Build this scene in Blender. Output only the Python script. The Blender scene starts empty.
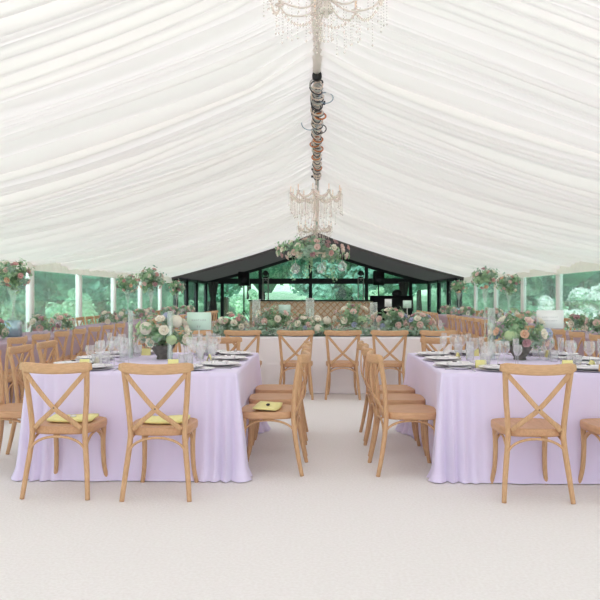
import bpy, bmesh, math, random
from mathutils import Vector, Matrix, noise
C = bpy.context.scene.collection
SC = bpy.context.scene
PI = math.pi
R = random.Random(7)

# ---------------------------------------------------------------- camera
cd = bpy.data.cameras.new('camera'); cam = bpy.data.objects.new('camera', cd); C.objects.link(cam)
cd.lens = 42.0; cd.sensor_width = 36.0; cd.clip_end = 400
CH = 1.30
cam.location = (0, 0, CH)
cam.rotation_euler = (math.radians(90 - 0.25), 0, math.radians(1.39))
SC.camera = cam
# ---------------------------------------------------------------- world, sun, exposure
w = bpy.data.worlds.new('sky'); SC.world = w; w.use_nodes = True
bgn = w.node_tree.nodes['Background']
tc = w.node_tree.nodes.new('ShaderNodeTexCoord'); sx = w.node_tree.nodes.new('ShaderNodeSeparateXYZ')
rp = w.node_tree.nodes.new('ShaderNodeValToRGB')
rp.color_ramp.elements[0].position = 0.0; rp.color_ramp.elements[0].color = (0.93, 0.93, 1.06, 1)
rp.color_ramp.elements[1].position = 0.7; rp.color_ramp.elements[1].color = (0.93, 0.94, 1.06, 1)
w.node_tree.links.new(tc.outputs['Generated'], sx.inputs[0]); w.node_tree.links.new(sx.outputs['Z'], rp.inputs[0])
w.node_tree.links.new(rp.outputs[0], bgn.inputs[0])
bgn.inputs[1].default_value = 1.8
sl = bpy.data.lights.new('sun', 'SUN'); so = bpy.data.objects.new('sun', sl); C.objects.link(so)
sl.energy = 6.0; sl.angle = math.radians(7); sl.color = (0.92, 0.93, 0.99)
so.rotation_euler = (math.radians(54), 0, math.radians(-8))
SC.view_settings.view_transform = 'Standard'; SC.view_settings.look = 'None'
SC.view_settings.gamma = 1.0; SC.view_settings.exposure = 0.08
SC.cycles.use_denoising = True
SC.cycles.max_bounces = 12; SC.cycles.transparent_max_bounces = 24; SC.cycles.diffuse_bounces = 6
SC.cycles.sample_clamp_indirect = 6.0

# ---------------------------------------------------------------- materials
def lin(c):
    return tuple(((v/255.0)/12.92 if v/255.0 <= 0.04045 else ((v/255.0+0.055)/1.055)**2.4) for v in c) + (1,)
M = {}
def mat(name, rgb, rough=0.6, metal=0.0, rgb2=None, scale=8.0, stretch=(1, 1, 1), bump=0.0, transl=0.0, spec=0.5, sheen=0.0):
    m = bpy.data.materials.new(name); m.use_nodes = True; nt = m.node_tree; N = nt.nodes; L = nt.links
    b = N['Principled BSDF']; out = N['Material Output']
    b.inputs['Base Color'].default_value = lin(rgb); b.inputs['Roughness'].default_value = rough
    b.inputs['Metallic'].default_value = metal; b.inputs['Specular IOR Level'].default_value = spec
    if sheen: b.inputs['Sheen Weight'].default_value = sheen
    if rgb2 is not None or bump:
        t = N.new('ShaderNodeTexCoord'); mp = N.new('ShaderNodeMapping'); ns = N.new('ShaderNodeTexNoise')
        mp.inputs['Scale'].default_value = stretch; ns.inputs['Scale'].default_value = scale
        ns.inputs['Detail'].default_value = 5
        L.new(t.outputs['Object'], mp.inputs[0]); L.new(mp.outputs[0], ns.inputs['Vector'])
        if rgb2 is not None:
            mx = N.new('ShaderNodeMix'); mx.data_type = 'RGBA'
            mx.inputs['A'].default_value = lin(rgb); mx.inputs['B'].default_value = lin(rgb2)
            cr = N.new('ShaderNodeMapRange'); cr.inputs['From Min'].default_value = 0.35; cr.inputs['From Max'].default_value = 0.65
            L.new(ns.outputs['Fac'], cr.inputs['Value']); L.new(cr.outputs[0], mx.inputs['Factor'])
            L.new(mx.outputs['Result'], b.inputs['Base Color'])
        if bump:
            bp = N.new('ShaderNodeBump'); bp.inputs['Strength'].default_value = bump; bp.inputs['Distance'].default_value = 0.01
            L.new(ns.outputs['Fac'], bp.inputs['Height']); L.new(bp.outputs[0], b.inputs['Normal'])
    if transl:
        tr = N.new('ShaderNodeBsdfTranslucent'); ms = N.new('ShaderNodeMixShader'); ms.inputs[0].default_value = transl
        if rgb2 is not None: L.new(mx.outputs['Result'], tr.inputs[0])
        else: tr.inputs[0].default_value = lin(rgb)
        L.new(b.outputs[0], ms.inputs[1]); L.new(tr.outputs[0], ms.inputs[2]); L.new(ms.outputs[0], out.inputs[0])
    M[name] = m; return m
def glass(name, rgb, clear=0.9, rough=0.02, milky=(230, 235, 235), mk=0.06):
    m = bpy.data.materials.new(name); m.use_nodes = True; nt = m.node_tree; N = nt.nodes; L = nt.links
    for n in list(N):
        if n.type == 'BSDF_PRINCIPLED': N.remove(n)
    out = N['Material Output']
    tp = N.new('ShaderNodeBsdfTransparent'); tp.inputs[0].default_value = lin(rgb)
    gl = N.new('ShaderNodeBsdfGlossy'); gl.inputs['Roughness'].default_value = rough
    df = N.new('ShaderNodeBsdfDiffuse'); df.inputs[0].default_value = lin(milky)
    lw = N.new('ShaderNodeLayerWeight'); lw.inputs[0].default_value = 0.35
    mr = N.new('ShaderNodeMapRange'); mr.inputs['To Min'].default_value = 0.04; mr.inputs['To Max'].default_value = 1.0 - clear + 0.35
    L.new(lw.outputs['Facing'], mr.inputs['Value'])
    a = N.new('ShaderNodeMixShader'); L.new(mr.outputs[0], a.inputs[0]); L.new(tp.outputs[0], a.inputs[1]); L.new(gl.outputs[0], a.inputs[2])
    c = N.new('ShaderNodeMixShader'); c.inputs[0].default_value = mk; L.new(a.outputs[0], c.inputs[1]); L.new(df.outputs[0], c.inputs[2])
    L.new(c.outputs[0], out.inputs[0]); M[name] = m; return m

mat('lining', (245, 241, 236), 0.9, transl=0.20, spec=0.1)
mat('valance', (248, 242, 234), 0.9, transl=0.10, spec=0.1)
mat('shaded_lavender', (186, 166, 180), 0.9, spec=0.1)  # side table cloth: lavender darkened, shade among the crowded chairs painted into its colour
mat('black_lining', (98, 92, 92), 0.9, spec=0.1, transl=0.12)
mat('carpet', (238, 234, 234), 0.98, rgb2=(232, 227, 226), scale=60, bump=0.35, spec=0.05)
mat('lavender', (229, 218, 246), 0.85, spec=0.15, sheen=0.25, rgb2=(226, 214, 244), scale=3)
mat('white_cloth', (244, 240, 244), 0.85, spec=0.15, sheen=0.2)
mat('oak', (210, 168, 128), 0.5, rgb2=(194, 152, 112), scale=14, stretch=(9, 9, 1.2), bump=0.06)
mat('oak_flat', (212, 170, 130), 0.5, rgb2=(198, 156, 116), scale=14, stretch=(1.2, 9, 9), bump=0.06)
mat('oak_seat', (206, 160, 122), 0.5, rgb2=(194, 148, 110), scale=12, stretch=(6, 1.2, 6), bump=0.06)
mat('screw', (120, 105, 90), 0.4, 0.7)
mat('yellow_paper', (240, 232, 160), 0.7)
mat('white_paper', (244, 244, 242), 0.7)
mat('mint_paper', (214, 240, 226), 0.7)
mat('ink', (140, 150, 150), 0.8)
mat('porcelain', (240, 238, 240), 0.25)
mat('charger', (206, 200, 206), 0.4, 0.0)
mat('napkin', (246, 243, 246), 0.9)
mat('silver', (205, 205, 210), 0.2, 1.0)
mat('dark_tag', (70, 66, 72), 0.7)
mat('stone', (122, 118, 110), 0.8, rgb2=(92, 92, 84), scale=30, bump=0.4)
mat('wax', (244, 246, 236), 0.5)
mat('candle_wax', (244, 214, 192), 0.5)
mat('leaf', (132, 172, 134), 0.6, rgb2=(184, 208, 170), scale=9, transl=0.25, spec=0.3)
mat('leaf_grey', (184, 204, 186), 0.7, rgb2=(146, 176, 156), scale=9, transl=0.25, spec=0.3)
mat('stem', (92, 112, 70), 0.7)
for n, c in (('rose_white', (246, 240, 226)), ('rose_blush', (240, 216, 208)), ('rose_pink', (226, 184, 180)),
             ('rose_peach', (240, 206, 180)), ('rose_lilac', (196, 202, 226)), ('rose_green', (206, 226, 180)), ('rose_mauve', (204, 166, 170))):
    mat(n, c, 0.7, transl=0.2, spec=0.2)
mat('crystal_body', (250, 240, 234), 0.2, spec=0.8, transl=0.3)
mat('brass', (226, 206, 190), 0.4, 0.3)
mat('copper', (205, 130, 85), 0.25, 0.9)
mat('aluminium', (186, 184, 180), 0.4, 0.6)
mat('cable_dark', (60, 60, 62), 0.5)
mat('cable_blue', (120, 145, 160), 0.5)
mat('black', (26, 26, 28), 0.5)
mat('dark_frame', (44, 44, 48), 0.5, 0.3)
mat('white_post', (236, 232, 228), 0.5)
mat('rattan', (228, 212, 188), 0.7, rgb2=(196, 176, 150), scale=20)
mat('bark', (96, 84, 70), 0.9, rgb2=(70, 62, 54), scale=12, bump=0.6)
mat('lawn', (184, 224, 188), 0.95, rgb2=(150, 206, 156), scale=1.2, bump=0.3, spec=0.1)
mat('tree_a', (126, 184, 156), 0.7, rgb2=(184, 222, 192), scale=2.2, transl=0.4, spec=0.2)
mat('tree_b', (98, 156, 138), 0.7, rgb2=(156, 206, 182), scale=2.2, transl=0.4, spec=0.2)
mat('tree_c', (204, 236, 204), 0.7, rgb2=(150, 200, 166), scale=2.2, transl=0.4, spec=0.2)
mat('blossom', (240, 244, 238), 0.8, transl=0.3)
mat('tree_core', (84, 134, 114), 0.95, rgb2=(112, 164, 138), scale=2)
mat('hedge', (82, 140, 104), 0.95, rgb2=(56, 108, 80), scale=2.5, bump=1.0)
glass('pane', (238, 250, 247), 0.97, 0.03, (232, 242, 240), 0.17)
glass('wine_glass', (252, 252, 253), 0.55, 0.05, (252, 250, 252), 0.12)
glass('crystal', (255, 250, 247), 0.9, 0.08, (255, 244, 238), 0.40)
glass('mint_glass', (250, 254, 252), 1.1, 0.05, (245, 252, 248), 0.14)
mat('mirror_block', (176, 208, 216), 0.1, 0.6)

# ---------------------------------------------------------------- mesh helpers
class MB:
    def __init__(s): s.v = []; s.f = []
    def add(s, vs, fs):
        o = len(s.v); s.v += [tuple(v) for v in vs]; s.f += [tuple(i+o for i in f) for f in fs]; return s
    def box(s, x0, x1, y0, y1, z0, z1):
        v = [(x0,y0,z0),(x1,y0,z0),(x1,y1,z0),(x0,y1,z0),(x0,y0,z1),(x1,y0,z1),(x1,y1,z1),(x0,y1,z1)]
        return s.add(v, [(0,3,2,1),(4,5,6,7),(0,1,5,4),(1,2,6,5),(2,3,7,6),(3,0,4,7)])
    def bbox(s, x0, x1, y0, y1, z0, z1, b=0.004):
        """box with chamfered edges"""
        bm = bmesh.new(); bmesh.ops.create_cube(bm, size=1)
        for v in bm.verts:
            v.co = Vector(((x0+x1)/2 + v.co.x*(x1-x0), (y0+y1)/2 + v.co.y*(y1-y0), (z0+z1)/2 + v.co.z*(z1-z0)))
        bmesh.ops.bevel(bm, geom=list(bm.edges), offset=b, segments=2, affect='EDGES')
        bm.verts.ensure_lookup_table(); bm.verts.index_update()
        s.add([v.co for v in bm.verts], [[v.index for v in f.verts] for f in bm.faces]); bm.free(); return s
    def tube(s, pts, r, n=8, closed=False, flat=None):
        """swept tube along pts; r number or list; flat=(w,h,up) gives an oval/flat profile"""
        P = [Vector(p) for p in pts]; m = len(P); rs = r if isinstance(r, (list, tuple)) else [r]*m
        up = Vector((0, 0, 1)); prev = None; vs = []
        for i, p in enumerate(P):
            if closed: t = P[(i+1) % m] - P[i-1]
            else: t = P[min(i+1, m-1)] - P[max(i-1, 0)]
            t.normalize()
            if flat: a = Vector(flat[2]); a = (a - t*a.dot(t)).normalized()
            elif prev is None: a = t.orthogonal().normalized()
            else: a = (prev - t*prev.dot(t)).normalized()
            prev = a; b = t.cross(a)
            for k in range(n):
                th = 2*PI*k/n
                if flat:
                    ca, sa = math.cos(th), math.sin(th)
                    ca = math.copysign(abs(ca)**0.6, ca); sa = math.copysign(abs(sa)**0.6, sa)
                    vs.append(p + a*ca*flat[1]*0.5*rs[i] + b*sa*flat[0]*0.5*rs[i])
                else: vs.append(p + (a*math.cos(th) + b*math.sin(th))*rs[i])
        fs = []
        for i in range(m if closed else m-1):
            j = (i+1) % m
            for k in range(n): fs.append((i*n+k, i*n+(k+1) % n, j*n+(k+1) % n, j*n+k))
        if not closed:
            fs.append(tuple(reversed(range(n)))); fs.append(tuple((m-1)*n+k for k in range(n)))
        return s.add(vs, fs)
    def lathe(s, prof, n=16, c=(0, 0, 0), cap=True):
        vs = []; m = len(prof)
        for (r, z) in prof:
            for k in range(n):
                a = 2*PI*k/n; vs.append((c[0]+r*math.cos(a), c[1]+r*math.sin(a), c[2]+z))
        fs = [(i*n+k, i*n+(k+1) % n, (i+1)*n+(k+1) % n, (i+1)*n+k) for i in range(m-1) for k in range(n)]
        if cap:
            fs.append(tuple(reversed(range(n)))); fs.append(tuple((m-1)*n+k for k in range(n)))
        return s.add(vs, fs)
    def mesh(s, name, material, smooth=True):
        me = bpy.data.meshes.new(name); me.from_pydata(s.v, [], s.f); me.validate()
        me.materials.append(M[material] if isinstance(material, str) else material)
        if smooth: me.polygons.foreach_set('use_smooth', [True]*len(me.polygons))
        me.update(); return me
    def build(s, name, material, parent=None, smooth=True, loc=None):
        return link(s.mesh(name, material, smooth), name, parent, loc)
def link(me, name, parent=None, loc=None, rot=None, scale=None):
    o = bpy.data.objects.new(name, me); C.objects.link(o)
    if parent: o.parent = parent
    if loc: o.location = loc
    if rot: o.rotation_euler = rot
    if scale: o.scale = scale if isinstance(scale, (tuple, list)) else (scale,)*3
    return o
def tag(o, label=None, cat=None, group=None, kind=None):
    if label: o['label'] = label
    if cat: o['category'] = cat
    if group: o['group'] = group
    if kind: o['kind'] = kind
    return o
def thing(name, loc=(0, 0, 0), rz=0, label=None, cat=None, group=None):
    o = bpy.data.objects.new(name, None); C.objects.link(o); o.location = loc; o.rotation_euler = (0, 0, rz)
    o.empty_display_size = 0.1
    return tag(o, label, cat, group)
def struct(o): o['kind'] = 'structure'; return o
def copy_tree(o, parent=None):
    c = o.copy(); C.objects.link(c)
    if parent: c.parent = parent
    for ch in list(o.children): copy_tree(ch, c)
    return c
def autosmooth(o, ang=35):
    me = o.data
    try: me.set_sharp_from_angle(angle=math.radians(ang))
    except Exception: pass
    return o

# ================================================================ SETTING
HE, HR, W2 = 2.12, 3.92, 6.0          # eave, ridge heights, half width
Y0, YW, YB = -8.0, 28.4, 37.6         # near end, end of the white lining, far gable
def roof(x, y=0):
    t = min(1, abs(x)/W2)
    q = max(0.0, min(1.0, (YW-y)/9.0))
    return HR + (HE-HR)*t - (0.10+0.13*q)*4*t*(1-t)

# pleat profile along the tent
pl = []
yy = Y0; rr = random.Random(3)
while yy < YW+1:
    wd = rr.uniform(0.05, 0.17) if rr.random() < 0.75 else rr.uniform(0.2, 0.34)
    pl.append((yy, wd, rr.uniform(0.5, 1.25), rr.uniform(-1, 1))); yy += wd
def ceiling_mesh(ya, yb, step, nx, pleats=True):
    ys = []; y = ya
    while y < yb: ys.append(y); y += step
    ys.append(yb)
    xs = [-W2 + 2*W2*i/nx for i in range(nx+1)]
    v = []; j = 0
    for y in ys:
        if pleats:
            while j+1 < len(pl) and pl[j+1][0] <= y: j += 1
            a, wd, am, sk = pl[j]; u = (y-a)/wd
            # asymmetric soft pleat hanging down, one side steep
            q = 0.5 + 0.28*sk
            s = 0.5*u/q if u < q else 1-0.5*(1-u)/(1-q)
            s = max(0.0, math.sin(PI*s))**0.75
            d0 = am*min(0.12, wd*0.75)*s
        for x in xs:
            t = abs(x)/W2
            d = 0
            if pleats:
                fan = noise.noise(Vector((x*0.35, y*0.9, 1.3)))
                fine = noise.noise(Vector((x*0.25 + (5 if x > 0 else 0), y*9, 4.1)))
                big = noise.noise(Vector((x*0.12 + (9 if x > 0 else 0), y*1.6, 7.7)))
                att = min(1, t*6+0.35)
                d = (d0*(1.0+0.7*fan) + 0.014*fine + 0.09*big)*att
                bay = abs(((y+0.6+0.12*noise.noise(Vector((x*.3, y*.2, 0)))) % 3.0)-1.5)
                d += 0.05*math.exp(-((1.5-bay)/0.07)**2)*att
            yo = 0.10*noise.noise(Vector((x*0.4, y*0.25, 9.0))) if pleats else 0
            d *= 0.3+0.7*max(0.0, min(1.0, (YW-y)/4.0))
            v.append((x, y+yo, roof(x, y) - d))
    n = nx+1
    f = [(i*n+k, (i+1)*n+k, (i+1)*n+k+1, i*n+k+1) for i in range(len(ys)-1) for k in range(nx)]
    m = MB(); m.v = v; m.f = f; return m
struct(ceiling_mesh(Y0, YW, 0.018, 72).build('ceiling', 'lining'))
m = ceiling_mesh(YW, YB, 0.4, 40, False)
struct(m.build('ceiling_black', 'black_lining'))
# black front valance edge of the dark lining
m = MB(); xs = [-W2+i*0.2 for i in range(61)]
m.v = [(x, YW+0.02, roof(x, YW)+0.04) for x in xs] + [(x, YW+0.02, roof(x, YW)-0.13) for x in xs] + [(x, YW+0.10, roof(x, YW)-0.13) for x in xs] + [(x, YW+0.10, roof(x, YW)+0.04) for x in xs]
n = 61
m.f = [(a*n+i, a*n+i+1, b*n+i+1, b*n+i) for a, b in ((0, 1), (1, 2), (2, 3)) for i in range(60)]
struct(m.build('trim_1', 'black_lining'))
# floor
m = MB(); m.box(-W2-0.1, W2+0.1, Y0, YB+0.1, -0.06, 0); struct(m.build('floor', 'carpet', smooth=False))
# valances along both eaves (soft vertical gathers)
for si, nm in ((-1, 'left'), (1, 'right')):
    m = MB(); ny = 900; rows = 5
    for r_ in range(rows):
        for i in range(ny+1):
            y = Y0 + (YW-Y0)*i/ny
            z = HE + 0.03 - 0.30*r_/(rows-1)
            sw = 0.012*math.sin(y*31+2*math.sin(y*3)) * (r_/(rows-1))
            m.v.append((si*(W2-0.06-0.05*r_/(rows-1)+sw), y, z))
    m.f = [(r_*(ny+1)+i, r_*(ny+1)+i+1, (r_+1)*(ny+1)+i+1, (r_+1)*(ny+1)+i) for r_ in range(rows-1) for i in range(ny)]
    struct(m.build('trim_%s' % nm, 'valance'))
# side frames: posts, rails, panes
posts = [y for y in (-6.5, -3.5, -0.5, 2.5, 5.5, 8.5, 11.5, 14.5, 17.5, 20.5, 23.6, 26.6)]
dposts = [29.6, 32.0, 34.6, YB]
wn = 1
for si, nm in ((-1, 'left'), (1, 'right')):
    m = MB()
    for y in posts: m.bbox(si*W2-0.06, si*W2+0.06, y-0.09, y+0.09, 0, HE, 0.01)
    struct(m.build('wall_%s' % nm, 'white_post'))
    m = MB()
    for y in dposts: m.bbox(si*W2-0.09, si*W2+0.09, y-0.1, y+0.1, 0, HE, 0.01)
    m.box(si*W2-0.07, si*W2+0.07, YW, YB, HE-0.12, HE+0.02)
    struct(m.build('wall_%s_dark' % nm, 'dark_frame'))
    m = MB(); m.box(si*W2-0.03, si*W2+0.03, Y0, YB, 0, 0.12)
    struct(m.build('baseboard_%s' % nm, 'white_post'))
    ally = [Y0] + posts + dposts
    for a, b in zip(ally[:-1], ally[1:]):
        m = MB(); m.box(si*W2-0.004, si*W2+0.004, a+0.09, b-0.09, 0.12, HE-0.02)
        fo = struct(m.build('window_%d' % wn, 'pane', smooth=False)); wn += 1
# far gable: eave beam, posts, panes
m = MB()
m.box(-W2, W2, YB-0.08, YB+0.08, HE-0.12, HE+0.17)
for x in (-3.05, -0.35, 2.65, 5.0, -5.1): m.box(x-0.09, x+0.09, YB-0.07, YB+0.07, 0, roof(x, YW))
xs = [-W2+i*0.25 for i in range(49)]
for i in range(48):
    x0, x1 = xs[i], xs[i+1]
    m.add([(x0, YB-0.1, roof(x0, YW)), (x1, YB-0.1, roof(x1, YW)), (x1, YB-0.1, roof(x1, YW)-0.16), (x0, YB-0.1, roof(x0, YW)-0.16),
           (x0, YB+0.1, roof(x0, YW)), (x1, YB+0.1, roof(x1, YW)), (x1, YB+0.1, roof(x1, YW)-0.16), (x0, YB+0.1, roof(x0, YW)-0.16)],
          [(0, 1, 2, 3), (7, 6, 5, 4), (3, 2, 6, 7), (0, 4, 5, 1)])
struct(m.build('wall_back', 'dark_frame', smooth=False))
m = MB(); m.v = [(-W2, YB, 0), (W2, YB, 0)] + [(x, YB, roof(x, YW)-0.02) for x in reversed(xs)]; m.f = [tuple(range(len(m.v)))]
struct(m.build('window_%d' % wn, 'pane', smooth=False))
# ridge cloth sleeve
m = MB(); pts = [(0.02*math.sin(i*1.7)*0.3, Y0+i*0.5, HR-0.03) for i in range(33)]
m.tube([(p[0], p[1], p[2]) for p in pts], [0.052+0.004*math.sin(i*2.3) for i in range(33)], 12)
struct(m.build('trim_2', 'valance'))
m = MB(); m.tube([(0, 8.0, HR-0.03), (0, YW, HR-0.03)], 0.045, 10)
struct(m.build('trim_3', 'aluminium'))

# outside ground
m = MB(); nx, ny = 60, 60
for j in range(ny+1):
    for i in range(nx+1):
        x = -110+220*i/nx; y = -20+170*j/ny
        d = max(0, abs(x)-22, y-60)
        m.v.append((x, y, -0.1 + 0.1*d + (0.15*noise.noise(Vector((x*.2, y*.2, 0))) if d > 0 else 0)))
m.f = [(j*(nx+1)+i, j*(nx+1)+i+1, (j+1)*(nx+1)+i+1, (j+1)*(nx+1)+i) for j in range(ny) for i in range(nx)]
struct(m.build('ground_lawn', 'lawn'))

# ================================================================ TREES
def leafcards(m, pts, size, rg, outward=None):
    for p, nrm in pts:
        s = size*rg.uniform(0.6, 1.3)
        a = Vector((rg.gauss(0, 1), rg.gauss(0, 1), rg.gauss(0, 0.7))); a.normalize()
        nr = (Vector(nrm) + Vector((rg.gauss(0, .5), rg.gauss(0, .5), rg.gauss(0, .5)))).normalized()
        a = (a - nr*a.dot(nr)); 
        if a.length < 1e-3: continue
        a.normalize(); b = nr.cross(a)
        p = Vector(p)
        m.add([p-a*s*0.5, p+b*s*0.26+nr*s*0.06, p+a*s*0.55, p-b*s*0.26+nr*s*0.06, p+nr*0.0], [(0, 1, 4), (1, 2, 4), (2, 3, 4), (3, 0, 4)])
def blobs(rg, c, rad, n):
    out = []
    for _ in range(n):
        d = Vector((rg.gauss(0, 1), rg.gauss(0, 1), rg.gauss(0, 1))).normalized()
        q = rg.uniform(0.55, 0.95)
        out.append((Vector((c[0]+d.x*rad[0]*q, c[1]+d.y*rad[1]*q, c[2]+d.z*rad[2]*q)), rg.uniform(0.22, 0.42)*min(rad)))
    return out
def tree_meshes(seed, h, rad, nl, cm, size=0.44):
    rg = random.Random(seed)
    t = MB(); z0 = h*0.28
    t.tube([(0, 0, -0.4), (0.05, 0.02, z0*0.5), (0.1, 0, z0), (0.05, 0.08, h*0.62), (0, 0, h*0.85)], [0.24, 0.18, 0.15, 0.09, 0.03], 8)
    for k in range(7):
        a = rg.uniform(0, 2*PI); zz = z0 + (h*0.5)*rg.random(); l = rad*0.7
        t.tube([(0.05, 0, zz), (math.cos(a)*l*.5, math.sin(a)*l*.5, zz+l*.25), (math.cos(a)*l, math.sin(a)*l, zz+l*.6)], [0.07, 0.045, 0.015], 6)
    tm = t.mesh('trunk', 'bark')
    c = (0, 0, h*0.54); rd = (rad, rad, h*0.47)
    bl = blobs(rg, c, rd, 26)
    k = MB()
    for (p, r) in [(Vector(c), rad*0.62)] + bl:
        bm = bmesh.new(); bmesh.ops.create_icosphere(bm, subdivisions=2, radius=r*0.82)
        zs = 1.0 if r < rad*0.6 else (h*0.40)/(rad*0.62)
        for v in bm.verts:
            q = 1+0.35*noise.noise(v.co*1.6+p)
            v.co = Vector((v.co.x*q, v.co.y*q, v.co.z*q*zs)) + p
        bm.verts.index_update(); k.add([v.co for v in bm.verts], [[v.index for v in f.verts] for f in bm.faces]); bm.free()
    L = MB(); pts = []
    for i in range(nl):
        p, r = rg.choice(bl)
        d = Vector((rg.gauss(0, 1), rg.gauss(0, 1), rg.gauss(0, 1))).normalized()
        pts.append((p+d*r*rg.uniform(0.8, 1.18), d))
    leafcards(L, pts, size, rg)
    return tm, k.mesh('crown_core', 'tree_core'), L.mesh('foliage', cm, False)
TV = [tree_meshes(11, 8.0, 2.9, 5200, 'tree_a'), tree_meshes(12, 9.5, 2.5, 5200, 'tree_b'), tree_meshes(13, 6.0, 2.6, 5200, 'tree_c'),
      tree_meshes(14, 10.5, 3.3, 5200, 'tree_b')]
tg = random.Random(5)
kinds = ['mid green bushy tree', 'dark green upright tree', 'pale green rounded tree', 'tall dark spreading tree']
TREES = []
def tree(x, y, k, s, lab): TREES.append([x, y, k, s, lab])
def make_tree(x, y, k, s, lab):
    t = thing('tree', (x, y, 0.1*max(0, abs(x)-22, y-60)-0.1), tg.uniform(0, 6), lab, 'tree', 'trees around the marquee')
    t.scale = (s, s, s*tg.uniform(.9, 1.05))
    tm, cm_, lm = TV[k]
    link(tm, 'trunk', t); f = link(cm_, 'crown', t); link(lm, 'foliage', f)
# trees on each side are named by the marquee frame bay they are seen through
for side, si in (('left', -1), ('right', 1)):
    spots = [(-13.5, 22), (-11.5, 29), (-14.5, 36), (-10.5, 41), (-15.5, 48), (-20, 30), (-19, 40), (-22, 52), (-13, 56), (-9.5, 62), (-17.5, 65)]
    ords = ['nearest', 'second nearest', 'third nearest', 'fourth nearest', 'fifth nearest', 'outermost near', 'outermost middle', 'outermost far', 'eighth nearest', 'innermost far', 'farthest']
    for i, (x, y) in enumerate(spots):
        k = (i*3 + (1 if si > 0 else 0)) % 4
        tree(si*(-x) + tg.uniform(-.8, .8), y + tg.uniform(-1, 1), k, tg.uniform(.85, 1.15),
             '%s, %s of those beyond the %s side windows' % (kinds[k], ords[i], side))
names = ['far left', 'left', 'left of centre', 'centre left', 'centre right', 'right of centre', 'right', 'far right']
for i in range(8):
    k = (i*5+2) % 4
    tree(-11+i*3.3+tg.uniform(-.5, .5), 52+tg.uniform(-3, 5), k, tg.uniform(.9, 1.2), '%s seen at the %s behind the dark far gable' % (kinds[k], names[i]))
for i in range(5):
    k = (i*3+1) % 4
    tree(-14+i*7+tg.uniform(-1, 1), 68+tg.uniform(-3, 3), k, 1.2, '%s in the farthest row, %s of five' % (kinds[k], ['leftmost', 'second from left', 'middle', 'second from right', 'rightmost'][i]))
for it in range(900):
    for i in range(len(TREES)):
        for j in range(i):
            a, b = TREES[i], TREES[j]; dx, dy = a[0]-b[0], a[1]-b[1]; dd = math.hypot(dx, dy) or .1
            mn = 3.2*(a[3]+b[3])
            if dd < mn:
                q = (mn-dd)*.25/dd; a[0] += dx*q; a[1] += dy*q; b[0] -= dx*q; b[1] -= dy*q
    for a in TREES:
        if a[1] < 44 and abs(a[0]) < 10.3: a[0] = math.copysign(10.3, a[0])
for a in TREES: make_tree(*a)
# shrubs in front of the trees
def shrub_mesh(seed, cm, flowers=0):
    rg = random.Random(seed); bl = blobs(rg, (0, 0, .75), (1.1, .8, .7), 14)
    L = MB(); pts = []
    for i in range(2600):
        p, r = rg.choice(bl); d = Vector((rg.gauss(0, 1), rg.gauss(0, 1), rg.gauss(0, 1))).normalized()
        q = p+d*r*1.1
        if q.z > 0: pts.append((q, d))
    leafcards(L, pts, 0.15, rg)
    F = None
    if flowers:
        F = MB(); fp = []
        for i in range(flowers):
            p, r = rg.choice(bl); d = Vector((rg.gauss(0, 1), rg.gauss(0, 1), abs(rg.gauss(0, 1)))).normalized()
            q = p+d*r*1.25
            if q.z > .1: fp.append((q, d))
        leafcards(F, fp, 0.16, rg); F = F.mesh('blossoms', 'blossom', False)
    return L.mesh('foliage', cm, False), F
SH = [shrub_mesh(1, 'tree_c', 0), shrub_mesh(2, 'tree_a', 0), shrub_mesh(3, 'tree_c', 2400)]
def shrub(x, y, k, s, lab):
    t = thing('flowering_shrub' if k == 2 else 'shrub', (x, y, 0.1*max(0, abs(x)-22, y-60)-0.1), tg.uniform(0, 6), lab, 'shrub', 'shrubs on the lawn')
    t.scale = (s, s, s)
    f = link(SH[k][0], 'foliage', t)
    if SH[k][1]: link(SH[k][1], 'blossoms', t)
for i, (x, y, s) in enumerate([(9.0, 21.0, 1.2), (10.6, 23.8, 1.25), (9.3, 26.6, 1.15)]):
    shrub(x, y, 2, s, 'white flowering shrub outside the right windows, %s of three' % ['nearest', 'middle', 'farthest'][i])
for i, (x, y, k, s) in enumerate([(-9.2, 26, 0, 1.1), (-9.4, 33, 1, 1.2), (-8.8, 39, 0, 1.2), (9, 30, 1, 1.2), (9.6, 37, 0, 1.2), (-4, 43, 0, 1.2), (0.2, 44, 1, 1.1), (4, 43, 0, 1.3)]):
    shrub(x, y, k, s, 'leafy green shrub %s' % ['on the lawn at left, nearest', 'on the lawn at left, middle', 'on the lawn at left, farthest', 'on the lawn at right, nearer', 'on the lawn at right, farther',
          'behind the gable at left', 'behind the middle of the gable', 'behind the gable at right'][i])

# ================================================================ TABLES AND CLOTHS
def rect_perim(x0, x1, y0, y1, step=0.025):
    """points along the outline with outward normal, and distance to nearest corner"""
    out = []
    cs = [(x0, y0), (x1, y0), (x1, y1), (x0, y1)]; nr = [(0, -1), (1, 0), (0, 1), (-1, 0)]
    rc = 0.012
    for e in range(4):
        a = Vector(cs[e]); b = Vector(cs[(e+1) % 4]); l = (b-a).length; n = max(4, int(l/step)); d = (b-a)/l
        nv = Vector(nr[e]); pv = Vector(nr[(e+3) % 4]); 
        for i in range(n):
            s = rc + (l-2*rc)*i/(n-1)
            out.append((a+d*s, nv, min(s, l-s), e, s))
        # corner fan
        nn = Vector(nr[(e+1) % 4])
        for k in (1, 2, 3):
            t = k/4; q = (nv*(1-t)+nn*t).normalized()
            out.append((b - nv*rc*0 - (nv+nn)*rc + q*rc*1.0 + Vector((0, 0)), q, 0.0, e+0.5, 0))
    return out
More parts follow.
